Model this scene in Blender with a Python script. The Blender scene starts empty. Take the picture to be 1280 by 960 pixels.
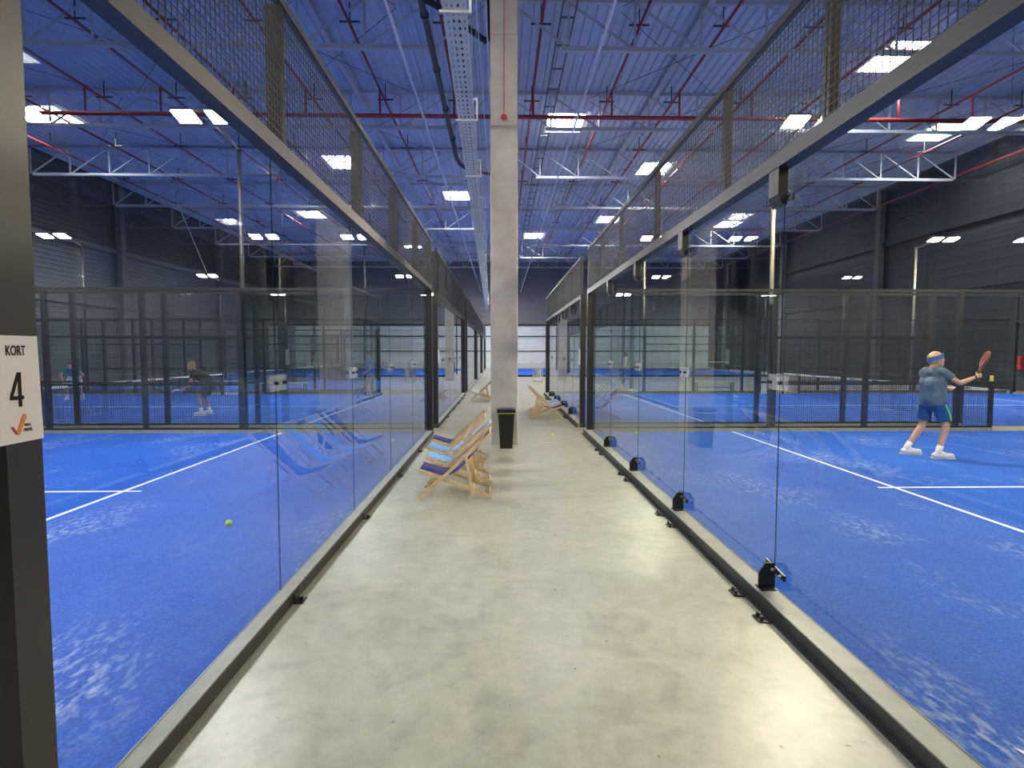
import bpy, bmesh, math, random
from mathutils import Vector, Matrix, Euler
random.seed(7)
C = bpy.context.scene
COL = C.collection
# ------------------------------------------------------------------ camera, world, exposure
F_PX, VPX, VPY, EYE = 690.0, 626.0, 440.0, 1.8
cam = bpy.data.cameras.new('camera'); cam.sensor_fit = 'HORIZONTAL'; cam.sensor_width = 36.0
cam.lens = 36.0 * F_PX / 1280.0; cam.clip_start = 0.05; cam.clip_end = 300
cob = bpy.data.objects.new('camera', cam); COL.objects.link(cob)
pitch = math.atan2(480 - VPY, math.hypot(F_PX, VPX - 640))
yaw = math.atan2(640 - VPX, F_PX / math.cos(math.atan2(480 - VPY, F_PX)))
cob.location = (0, 0, EYE); cob.rotation_euler = (math.pi / 2 - pitch, 0, -yaw)
C.camera = cob
w = bpy.data.worlds.new('world'); C.world = w; w.use_nodes = True
w.node_tree.nodes['Background'].inputs[0].default_value = (0.75, 0.85, 1.0, 1)
w.node_tree.nodes['Background'].inputs[1].default_value = 0.6
LAMP_WHITE, LAMP_WARM, SKYLIGHT = 460.0, 690.0, 95.0
vs = C.view_settings
vs.view_transform = 'Standard'; vs.look = 'None'; vs.gamma = 1.0; vs.use_curve_mapping = False
vs.exposure = 0.0
cy = C.cycles
cy.max_bounces = 10; cy.diffuse_bounces = 5; cy.glossy_bounces = 4; cy.transparent_max_bounces = 40
cy.transmission_bounces = 4; cy.sample_clamp_indirect = 12.0; cy.use_denoising = True
cy.caustics_reflective = False; cy.caustics_refractive = False

# ------------------------------------------------------------------ materials
def nm(name):
    m = bpy.data.materials.new(name); m.use_nodes = True
    return m, m.node_tree.nodes, m.node_tree.links
def pmat(name, col, rough=0.5, metal=0.0, var=0.12, scale=6.0, bump=0.0, bscale=60.0, spec=0.5):
    m, n, l = nm(name); b = n['Principled BSDF']
    tc = n.new('ShaderNodeTexCoord'); nz = n.new('ShaderNodeTexNoise'); nz.inputs['Scale'].default_value = scale
    nz.inputs['Detail'].default_value = 4
    l.new(tc.outputs['Object'], nz.inputs['Vector'])
    rp = n.new('ShaderNodeValToRGB'); e = rp.color_ramp.elements
    e[0].position = 0.3; e[1].position = 0.7
    e[0].color = tuple(c * (1 - var) for c in col) + (1,); e[1].color = tuple(min(1, c * (1 + var)) for c in col) + (1,)
    l.new(nz.outputs['Fac'], rp.inputs['Fac']); l.new(rp.outputs['Color'], b.inputs['Base Color'])
    b.inputs['Roughness'].default_value = rough; b.inputs['Metallic'].default_value = metal
    b.inputs['Specular IOR Level'].default_value = spec
    if bump:
        n2 = n.new('ShaderNodeTexNoise'); n2.inputs['Scale'].default_value = bscale; l.new(tc.outputs['Object'], n2.inputs['Vector'])
        bp = n.new('ShaderNodeBump'); bp.inputs['Strength'].default_value = bump; bp.inputs['Distance'].default_value = 0.01
        l.new(n2.outputs['Fac'], bp.inputs['Height']); l.new(bp.outputs['Normal'], b.inputs['Normal'])
    return m
def emat(name, col, s):
    m, n, l = nm(name); n.remove(n['Principled BSDF']); e = n.new('ShaderNodeEmission')
    e.inputs[0].default_value = (*col, 1); e.inputs[1].default_value = s
    l.new(e.outputs[0], n['Material Output'].inputs[0]); return m
def glassmat(name, tint, r0):
    m, n, l = nm(name); n.remove(n['Principled BSDF'])
    t = n.new('ShaderNodeBsdfTransparent'); t.inputs[0].default_value = (*tint, 1)
    g = n.new('ShaderNodeBsdfGlossy'); g.inputs['Roughness'].default_value = 0.0
    lw = n.new('ShaderNodeLayerWeight'); lw.inputs[0].default_value = 0.5
    p = n.new('ShaderNodeMath'); p.operation = 'POWER'; p.inputs[1].default_value = 5
    a = n.new('ShaderNodeMath'); a.operation = 'MULTIPLY_ADD'; a.inputs[1].default_value = 1 - r0; a.inputs[2].default_value = r0
    mx = n.new('ShaderNodeMixShader')
    l.new(lw.outputs['Facing'], p.inputs[0]); l.new(p.outputs[0], a.inputs[0]); l.new(a.outputs[0], mx.inputs[0])
    l.new(t.outputs[0], mx.inputs[1]); l.new(g.outputs[0], mx.inputs[2]); l.new(mx.outputs[0], n['Material Output'].inputs[0])
    return m
def acrylic(name):
    m = pmat(name, (.80, .84, .86), .15, var=.04, scale=20); n, l = m.node_tree.nodes, m.node_tree.links
    t = n.new('ShaderNodeBsdfTransparent'); mx = n.new('ShaderNodeMixShader'); mx.inputs[0].default_value = .24
    l.new(t.outputs[0], mx.inputs[1]); l.new(n['Principled BSDF'].outputs[0], mx.inputs[2]); l.new(mx.outputs[0], n['Material Output'].inputs[0]); return m
def concrete_floor():
    m, n, l = nm('polished_concrete'); b = n['Principled BSDF']; tc = n.new('ShaderNodeTexCoord')
    def noise(s, d, r=0.6):
        z = n.new('ShaderNodeTexNoise'); z.inputs['Scale'].default_value = s; z.inputs['Detail'].default_value = d
        z.inputs['Roughness'].default_value = r; l.new(tc.outputs['Object'], z.inputs['Vector']); return z
    a, c, f = noise(0.9, 8, .65), noise(7, 9, 0.72), noise(45, 4)
    def ramp(src, p0, p1, c0, c1):
        r = n.new('ShaderNodeValToRGB'); e = r.color_ramp.elements
        e[0].position, e[1].position = p0, p1; e[0].color = (*c0, 1); e[1].color = (*c1, 1)
        l.new(src.outputs['Fac'], r.inputs['Fac']); return r
    r1 = ramp(a, .3, .7, (.33, .312, .252), (.46, .44, .365))
    r2 = ramp(c, .25, .78, (.76, .755, .74), (1.14, 1.14, 1.14))
    mx = n.new('ShaderNodeMix'); mx.data_type = 'RGBA'; mx.blend_type = 'MULTIPLY'; mx.inputs[0].default_value = 1
    l.new(r1.outputs[0], mx.inputs[6]); l.new(r2.outputs[0], mx.inputs[7])
    sp = noise(16, 3, .5); r3 = ramp(sp, .70, .76, (1, 1, 1), (.45, .44, .42))
    wv = n.new('ShaderNodeTexNoise'); wv.inputs['Scale'].default_value = 2.2; wv.inputs['Detail'].default_value = 9; wv.inputs['Distortion'].default_value = 1.6; l.new(tc.outputs['Object'], wv.inputs['Vector'])
    r4 = ramp(wv, .30, .50, (.84, .835, .82), (1, 1, 1))
    m2 = n.new('ShaderNodeMix'); m2.data_type = 'RGBA'; m2.blend_type = 'MULTIPLY'; m2.inputs[0].default_value = 1
    m3 = n.new('ShaderNodeMix'); m3.data_type = 'RGBA'; m3.blend_type = 'MULTIPLY'; m3.inputs[0].default_value = 1
    l.new(mx.outputs[2], m2.inputs[6]); l.new(r3.outputs[0], m2.inputs[7]); l.new(m2.outputs[2], m3.inputs[6]); l.new(r4.outputs[0], m3.inputs[7]); l.new(m3.outputs[2], b.inputs['Base Color'])
    rr = n.new('ShaderNodeMapRange'); rr.inputs[3].default_value = .25; rr.inputs[4].default_value = .42
    l.new(c.outputs['Fac'], rr.inputs[0]); l.new(rr.outputs[0], b.inputs['Roughness'])
    bp = n.new('ShaderNodeBump'); bp.inputs['Strength'].default_value = .12; bp.inputs['Distance'].default_value = .006
    l.new(f.outputs['Fac'], bp.inputs['Height']); l.new(bp.outputs['Normal'], b.inputs['Normal'])
    return m
def turfmat(name, c0, c1):
    m, n, l = nm(name); b = n['Principled BSDF']; tc = n.new('ShaderNodeTexCoord')
    def noise(s, d, st=None):
        z = n.new('ShaderNodeTexNoise'); z.inputs['Scale'].default_value = s; z.inputs['Detail'].default_value = d
        src = tc.outputs['Object']
        if st:
            mp = n.new('ShaderNodeMapping'); mp.inputs['Scale'].default_value = st; l.new(src, mp.inputs[0]); src = mp.outputs[0]
        l.new(src, z.inputs['Vector']); return z
    def ramp(src, p0, p1, a, c):
        r = n.new('ShaderNodeValToRGB'); e = r.color_ramp.elements
        e[0].position, e[1].position = p0, p1; e[0].color = (*a, 1); e[1].color = (*c, 1)
        l.new(src.outputs['Fac'], r.inputs['Fac']); return r
    big, fine, sand, grain = noise(.5, 5), noise(55, 6), noise(.75, 6, (1.3, .8, 1)), noise(26, 7, (1, .45, 1))
    r1 = ramp(big, .3, .7, c0, c1)
    r2 = ramp(fine, .3, .7, (.55, .58, .66), (1.3, 1.28, 1.2))
    mx = n.new('ShaderNodeMix'); mx.data_type = 'RGBA'; mx.blend_type = 'MULTIPLY'; mx.inputs[0].default_value = 1
    l.new(r1.outputs[0], mx.inputs[6]); l.new(r2.outputs[0], mx.inputs[7])
    s1 = ramp(sand, .52, .70, (0, 0, 0), (1, 1, 1)); s2 = ramp(grain, .48, .68, (0, 0, 0), (.60, .60, .60))
    mu = n.new('ShaderNodeMix'); mu.data_type = 'RGBA'; mu.blend_type = 'MULTIPLY'; mu.inputs[0].default_value = 1
    l.new(s1.outputs[0], mu.inputs[6]); l.new(s2.outputs[0], mu.inputs[7])
    fm = n.new('ShaderNodeMix'); fm.data_type = 'RGBA'
    l.new(mu.outputs[2], fm.inputs[0]); l.new(mx.outputs[2], fm.inputs[6]); fm.inputs[7].default_value = (.50, .54, .68, 1)
    l.new(fm.outputs[2], b.inputs['Base Color']); b.inputs['Roughness'].default_value = .85; b.inputs['Specular IOR Level'].default_value = .2
    bp = n.new('ShaderNodeBump'); bp.inputs['Strength'].default_value = .5; bp.inputs['Distance'].default_value = .01
    l.new(fine.outputs['Fac'], bp.inputs['Height']); l.new(bp.outputs['Normal'], b.inputs['Normal'])
    return m
M = {
 'floor': concrete_floor(),
 'turf': turfmat('blue_turf', (.010, .080, .43), (.018, .108, .52)),
 'line': pmat('line_white', (.80, .82, .84), .8, var=.06, scale=20),
 'deck': pmat('roof_deck', (.48, .54, .67), .55, var=.06, scale=.8),
 'truss': pmat('truss_grey', (.46, .48, .53), .5, var=.06),
 'red_pipe': pmat('red_pipe', (.27, .025, .03), .45, var=.12),
 'black_pipe': pmat('black_pipe', (.012, .013, .016), .5),
 'steel': pmat('anthracite_steel', (.022, .023, .026), .38, var=.15, scale=3, spec=.5),
 'steel_brown': pmat('post_steel', (.025, .024, .0235), .42, var=.12, scale=4),
 'wire': pmat('wire_dark', (.058, .060, .067), .45, metal=.2),
 'kerb': pmat('kerb_pale', (.30, .295, .265), .45, var=.10, scale=8),
 'plate_black': pmat('bracket_black', (.012, .012, .013), .4),
 'zinc': pmat('zinc', (.55, .55, .54), .35, metal=.8),
 'tray': pmat('tray_galvanised', (.78, .80, .77), .5, metal=.1, var=.08),
 'concrete': pmat('column_concrete', (.52, .48, .43), .8, var=.16, scale=2.2, bump=.25, bscale=25),
 'wall': pmat('wall_charcoal', (.026, .028, .035), .55, var=.10, scale=1.2),
 'wall_mid': pmat('wall_mid_grey', (.095, .10, .11), .6, var=.08, scale=1),
 'wall_grey': pmat('wall_grey', (.16, .165, .19), .6, var=.06, scale=1),
 'wall_light': pmat('wall_light', (.60, .64, .66), .6, var=.05, scale=1),
 'white': pmat('white_paint', (.78, .78, .76), .5, var=.04),
 'rope': pmat('pale_conduit', (.66, .70, .82), .5, var=.04),
 'sign': pmat('sign_paper', (.80, .765, .77), .45, var=.02),
 'ink': pmat('ink', (.018, .016, .016), .8, var=.02, spec=.2),
 'orange': pmat('logo_orange', (.75, .27, .06), .5, var=.1), 'crimson': pmat('logo_red', (.42, .05, .05), .5),
 'wood': pmat('beech_wood', (.66, .47, .27), .5, var=.16, scale=9),
 'navy': pmat('navy_canvas', (.030, .030, .16), .85, var=.12, scale=30, bump=.2, bscale=300),
 'sky': pmat('light_blue_canvas', (.22, .42, .78), .85, var=.10, scale=30, bump=.2, bscale=300),
 'pale': pmat('pale_canvas', (.60, .66, .78), .85, var=.10, scale=30),
 'bin': pmat('bin_black', (.010, .010, .011), .38), 'purple': pmat('purple_lid', (.10, .07, .33), .45),
 'yellow': pmat('yellow_plastic', (.62, .55, .10), .5), 'ball': pmat('tennis_felt', (.62, .75, .10), .9, var=.1, scale=60),
 'red': pmat('red_gloss', (.55, .02, .03), .3),
 'net': pmat('net_black', (.02, .02, .022), .8),
 'glass': glassmat('clear_glass', (.940, .975, .968), .048), 'glass_edge': pmat('glass_edge', (.012, .035, .032), .3),
 'acrylic': acrylic('plate_clear'),
 'lamp_body': pmat('lamp_body', (.014, .014, .016), .5), 'pole': pmat('pole_grey', (.22, .21, .18), .5, metal=.2),
 'lamp_white': emat('lamp_white', (1.0, .97, .93), LAMP_WHITE), 'lamp_warm': emat('lamp_warm', (1.0, .85, .60), LAMP_WARM),
 'skylight': emat('skylight_daylight', (.93, .96, 1.0), SKYLIGHT),
 'skin': pmat('skin', (.58, .33, .23), .55, var=.06, scale=12), 'skin_far': pmat('skin_tan', (.52, .31, .22), .6, var=.05),
 'shirt': pmat('slate_blue_shirt', (.085, .135, .20), .85, var=.22, scale=9), 'shorts': pmat('blue_shorts', (.012, .075, .25), .7, var=.12),
 'green': pmat('green_stripe', (.10, .72, .28), .7), 'shoe': pmat('white_shoe', (.76, .77, .78), .6, var=.06), 'sole': pmat('sole', (.55, .56, .58), .7),
 'blond': pmat('blond_hair', (.50, .36, .18), .7, var=.25, scale=30), 'dark_hair': pmat('dark_hair', (.035, .025, .02), .7, var=.2),
 'band': pmat('headband_blue', (.07, .14, .42), .8), 'black_cloth': pmat('black_cloth', (.014, .015, .018), .85), 'grey_cloth': pmat('grey_shorts', (.05, .062, .085), .85),
 'teal': pmat('teal_top', (.02, .20, .20), .85), 'blue_cloth': pmat('blue_top', (.05, .16, .50), .85), 'khaki': pmat('khaki_shorts', (.32, .28, .22), .85),
 'racket': pmat('racket_maroon', (.20, .05, .035), .4, var=.2), 'eye': pmat('eye_white', (.8, .8, .8), .3), 'mouth': pmat('lip', (.42, .17, .14), .6),
 'grip': pmat('grip_black', (.015, .015, .015), .8), 'bag': pmat('bag_dark', (.02, .02, .025), .7),
}

# ------------------------------------------------------------------ mesh building
class MB:
    def __init__(s): s.v = []; s.f = []
    def add(s, vs, fs):
        o = len(s.v); s.v += [tuple(p) for p in vs]; s.f += [tuple(i + o for i in f) for f in fs]; return s
    def box(s, x0, x1, y0, y1, z0, z1):
        return s.add([(x0, y0, z0), (x1, y0, z0), (x1, y1, z0), (x0, y1, z0), (x0, y0, z1), (x1, y0, z1), (x1, y1, z1), (x0, y1, z1)],
                     [(0, 3, 2, 1), (4, 5, 6, 7), (0, 1, 5, 4), (1, 2, 6, 5), (2, 3, 7, 6), (3, 0, 4, 7)])
    def cbox(s, c, d):
        return s.box(c[0] - d[0] / 2, c[0] + d[0] / 2, c[1] - d[1] / 2, c[1] + d[1] / 2, c[2] - d[2] / 2, c[2] + d[2] / 2)
    def bevbox(s, x0, x1, y0, y1, z0, z1, b):   # vertical edges chamfered
        p = [(x0 + b, y0), (x1 - b, y0), (x1, y0 + b), (x1, y1 - b), (x1 - b, y1), (x0 + b, y1), (x0, y1 - b), (x0, y0 + b)]
        return s.prism(p, z0, z1)
    def prism(s, pts, z0, z1):
        n = len(pts)
        return s.add([(x, y, z0) for x, y in pts] + [(x, y, z1) for x, y in pts],
                     [tuple(range(n - 1, -1, -1)), tuple(range(n, 2 * n))] + [(i, (i + 1) % n, n + (i + 1) % n, n + i) for i in range(n)])
    def frame(s, a, b):
        d = (Vector(b) - Vector(a)); d.normalize()
        u = d.cross(Vector((0, 0, 1)))
        if u.length < 1e-4: u = d.cross(Vector((0, 1, 0)))
        u.normalize(); return d, u, d.cross(u)
    def bar(s, a, b, wd, ht):       # rectangular bar from a to b
        d, u, v = s.frame(a, b); P = []
        for e in (Vector(a), Vector(b)):
            for i, j in ((-1, -1), (1, -1), (1, 1), (-1, 1)): P.append(e + u * (i * wd / 2) + v * (j * ht / 2))
        return s.add(P, [(0, 3, 2, 1), (4, 5, 6, 7), (0, 1, 5, 4), (1, 2, 6, 5), (2, 3, 7, 6), (3, 0, 4, 7)])
    def tube(s, pts, r, n=8, caps=True, r2=None):
        pts = [Vector(p) for p in pts]; rings = []
        for i, p in enumerate(pts):
            a = pts[max(0, i - 1)]; b = pts[min(len(pts) - 1, i + 1)]; d, u, v = s.frame(a, b)
            rr = r if r2 is None else r + (r2 - r) * i / (len(pts) - 1)
            rings.append([p + u * (rr * math.cos(2 * math.pi * k / n)) + v * (rr * math.sin(2 * math.pi * k / n)) for k in range(n)])
        V = [q for rg in rings for q in rg]; Fc = []
        for i in range(len(pts) - 1):
            for k in range(n): Fc.append((i * n + k, i * n + (k + 1) % n, (i + 1) * n + (k + 1) % n, (i + 1) * n + k))
        if caps: Fc += [tuple(range(n - 1, -1, -1)), tuple((len(pts) - 1) * n + k for k in range(n))]
        return s.add(V, Fc)
    def cap(s, a, b, r1, r2, n=12, sx=1.0, flat=(False, False)):   # tapered capsule
        a, b = Vector(a), Vector(b); d, u, v = s.frame(a, b); pr = []
        for t in ([0.0] if flat[0] else [-1, -.8, -.45, 0]): pr.append((a, d * (t * r1), r1 * math.sqrt(max(0.0004, 1 - t * t)) if not flat[0] else r1))
        for t in ([0.0] if flat[1] else [0, .45, .8, 1]): pr.append((b, d * (t * r2), r2 * math.sqrt(max(0.0004, 1 - t * t)) if not flat[1] else r2))
        V = []
        for c, o, r in pr:
            for k in range(n): V.append(c + o + u * (r * math.cos(2 * math.pi * k / n)) + v * (r * sx * math.sin(2 * math.pi * k / n)))
        Fc = []
        for i in range(len(pr) - 1):
            for k in range(n): Fc.append((i * n + k, i * n + (k + 1) % n, (i + 1) * n + (k + 1) % n, (i + 1) * n + k))
        Fc += [tuple(range(n - 1, -1, -1)), tuple((len(pr) - 1) * n + k for k in range(n))]
        return s.add(V, Fc)
    def ball(s, c, r, n=12, m=8, rot=None):
        if not hasattr(r, '__len__'): r = (r, r, r)
        V = []; Fc = []
        for i in range(m + 1):
            t = math.pi * i / m; t = min(max(t, .02), math.pi - .02)
            for k in range(n):
                p = Vector((r[0] * math.sin(t) * math.cos(2 * math.pi * k / n), r[1] * math.sin(t) * math.sin(2 * math.pi * k / n), r[2] * math.cos(t)))
                if rot: p = rot @ p
                V.append(Vector(c) + p)
        for i in range(m):
            for k in range(n): Fc.append((i * n + k, (i + 1) * n + k, (i + 1) * n + (k + 1) % n, i * n + (k + 1) % n))
        Fc += [tuple(range(n)), tuple(m * n + k for k in range(n - 1, -1, -1))]
        return s.add(V, Fc)
    def mesh(s, name, mat, smooth=False):
        me = bpy.data.meshes.new(name); me.from_pydata(s.v, [], s.f); me.materials.append(mat)
        if smooth:
            me.polygons.foreach_set('use_smooth', [True] * len(me.polygons))
        me.update(); return me

def obj(name, data, mat=None, parent=None, loc=(0, 0, 0), rz=0.0, smooth=False, rot=None):
    me = data.mesh(name, mat, smooth) if isinstance(data, MB) else data
    o = bpy.data.objects.new(name, me); COL.objects.link(o); o.location = loc
    o.rotation_euler = rot if rot else (0, 0, rz)
    if parent: o.parent = parent
    return o
def tag(o, label, cat, group=None):
    o['label'] = label; o['category'] = cat
    if group: o['group'] = group
    return o
def thing(name, label, cat, loc=(0, 0, 0), rz=0.0, group=None):
    o = bpy.data.objects.new(name, None); COL.objects.link(o); o.location = loc; o.rotation_euler = (0, 0, rz)
    o.empty_display_size = .1
    return tag(o, label, cat, group)
def stuff(o): o['kind'] = 'stuff'; return o
def struct(name, mb, mat, parent=None, loc=(0, 0, 0)):
    o = obj(name, mb, mat, parent, loc)
    if parent is None: o['kind'] = 'structure'
    return o
def copy_tree(o, parent=None):
    c = o.copy(); COL.objects.link(c)
    if parent: c.parent = parent
    for ch in list(o.children): copy_tree(ch, c)
    return c
_cache = {}
def cached(key, fn, mat, smooth=False):
    if key not in _cache: _cache[key] = fn().mesh(str(key[0]), mat, smooth)
    return _cache[key]
ORD = ['first', 'second', 'third', 'fourth', 'fifth', 'sixth', 'seventh', 'eighth', 'ninth', 'tenth', 'eleventh', 'twelfth']

# ------------------------------------------------------------------ hall shell
X0, X1, Y0, Y1, ZC = -23.6, 24.2, -8.0, 64.0, 12.1
struct('floor', MB().box(X0 - .3, X1 + .3, Y0 - .3, Y1 + .3, -.3, 0), M['floor'])
SKY = [(2.9, 25.5), (2.9, 49.7), (-2.9, 37.2), (8.65, 31.6), (8.4, 43.6), (-8.6, 30.9), (-8.6, 54.7), (-14.2, 42.5), (13.9, 19.7), (20.6, 26.2), (-19.6, 25.2), (18.4, 45.0), (-2.9, 1.5)]
SW, SL = 1.7, 2.1
def deck():
    mb = MB(); pitch_, h = .32, .085
    n = int((X1 - X0) / pitch_)
    for i in range(n):
        x = X0 + i * pitch_
        cuts = sorted((sy - SL / 2, sy + SL / 2) for sx, sy in SKY if x + pitch_ > sx - SW / 2 and x < sx + SW / 2)
        ys = [Y0]
        for a, b in cuts: ys += [a, b]
        ys.append(Y1)
        prof = [(0, 0), (.11, 0), (.155, h), (.275, h), (pitch_, 0)]
        for k in range(0, len(ys), 2):
            P = [(x + px, ys[k], ZC + pz) for px, pz in prof] + [(x + px, ys[k + 1], ZC + pz) for px, pz in prof]
            mb.add(P, [(j, j + 1, j + 6, j + 5) for j in range(4)])
    return mb
struct('ceiling', deck(), M['deck'])
def ribbed(length, z0, z1, pitch_=.25, d=.03):   # wall in local x, ribs run along x, face towards +y
    mb = MB(); z = z0; prof = []
    while z < z1 - 1e-6:
        prof += [(0, z), (0, min(z1, z + pitch_ * .6)), (d, min(z1, z + pitch_ * .7)), (d, min(z1, z + pitch_ * .9))]
        z += pitch_
    prof.append((0, z1))
    P = [(0, y, z) for y, z in prof] + [(length, y, z) for y, z in prof]; n = len(prof)
    return mb.add(P, [(j, j + n, j + n + 1, j + 1) for j in range(n - 1)])
ZT = ZC + .1
wll = struct('wall_left_lower', ribbed(Y1 - Y0, 0, 7.8), M['wall_mid']); wll.location = (X0, Y1, 0); wll.rotation_euler = (0, 0, -math.pi / 2)  # floodlight wash on the lower wall put into its paler grey
wl = struct('wall_left', ribbed(Y1 - Y0, 7.8, ZT), M['wall']); wl.location = (X0, Y1, 0); wl.rotation_euler = (0, 0, -math.pi / 2)
wr = struct('wall_right', ribbed(Y1 - Y0, 0, ZT, .5, .008), M['wall']); wr.location = (X1, Y0, 0); wr.rotation_euler = (0, 0, math.pi / 2)
wb = struct('wall_back', ribbed(X1 - X0, 4.9, ZT), M['wall_grey']); wb.location = (X1, Y1, 0); wb.rotation_euler = (0, 0, math.pi)
wlo = struct('wall_back_lower', ribbed(X1 - X0, 0, 4.9, .5, .02), M['wall_light']); wlo.location = (X1, Y1, 0); wlo.rotation_euler = (0, 0, math.pi)
wf = struct('wall_front', ribbed(X1 - X0, 0, ZT), M['wall']); wf.location = (X0, Y0, 0)
for k, (z, h) in enumerate(((4.9, .22), (3.6, .12), (1.9, .10))):
    struct('trim_%d' % (k + 1), MB().box(X0 + .05, X1 - .05, Y1 - .16, Y1 - .04, z - h / 2, z + h / 2), M['wall'])
for k, z in enumerate((7.9, 4.6)):
    struct('trim_%d' % (k + 4), MB().box(X0 + .04, X0 + .22, Y0 + .1, Y1 - .2, z - .13, z + .13), M['wall_mid' if k else 'wall_mid'])
    struct('trim_%d' % (k + 6), MB().box(X1 - .22, X1 - .04, Y0 + .1, Y1 - .2, z - .13 + .6, z + .13 + .6), M['wall'])
for k in range(6):
    y = 10.9 + 12 * (k - 1)
    for s, x, nme in ((1, X0, 'wall_left_pier'), (-1, X1, 'wall_right_pier')):
        xa, xb = sorted((x + s * .04, x + s * .42))
        struct('%s_%d' % (nme, k + 1), MB().bevbox(xa, xb, y - .22, y + .22, 0, 11.9, .03), M['wall_mid'])

# ------------------------------------------------------------------ courts: turf, kerbs, glass walls, fences, nets
XL, XR = -1.58, 1.98          # glass planes left / right of the walkway
COURTS = {-1: [(1.9, 12.15), (13.1, 23.3), (24.7, 34.6), (35.3, 44.9), (45.4, 54.8)], 1: [(1.9, 12.15), (13.1, 23.3)]}
LEN = 20.0
SIDE = {-1: 'on the KORT sign side of the walkway', 1: 'across the walkway from the KORT sign'}
WHICH = ['nearest', 'second', 'third', 'fourth', 'fifth']
def wire_panel(wd, ht, sp=.05, r=.0021):
    mb = MB()
    for i in range(int(wd / sp) + 1):
        x = min(wd, i * sp); mb.box(x - r, x + r, -r, r, 0, ht)
    for i in range(int(ht / sp) + 1):
        z = min(ht, i * sp); mb.box(0, wd, r, 3 * r, z - r, z + r)
    return mb
def mesh_panel(wd, ht):
    wd, ht = round(wd, 2), round(ht, 2)
    return cached(('mesh_panel', wd, ht), lambda: wire_panel(wd, ht), M['wire'])
def edge_mat(me, ax):      # ground edges of a pane look dark green
    if len(me.materials) == 1:
        me.materials.append(M['glass_edge'])
        for p in me.polygons:
            if abs(p.normal[ax]) > .5 or abs(p.normal[2]) > .5: p.material_index = 1
def bolt_mesh(): return cached(('bolt',), lambda: MB().tube([(0, 0, 0), (0, 0, .022)], .011, 6), M['zinc'])
def bolt_black(): return cached(('bolt_black',), lambda: MB().tube([(0, 0, 0), (0, 0, .025)], .013, 6), M['plate_black'])
def clamp_bracket():     # upright plate standing on the kerb, local: glass plane at x=0, corridor towards -x, along y
    prof = [(-.118, 0), (-.006, 0), (-.006, .185), (-.07, .185), (-.118, .115)]
    n = len(prof); mb = MB()
    mb.add([(x, -.006, z) for x, z in prof] + [(x, .006, z) for x, z in prof],
           [tuple(range(n)), tuple(range(2 * n - 1, n - 1, -1))] + [(i, n + i, n + (i + 1) % n, (i + 1) % n) for i in range(n)])
    mb.box(-.118, -.006, -.05, .05, 0, .008)
    return mb
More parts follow.
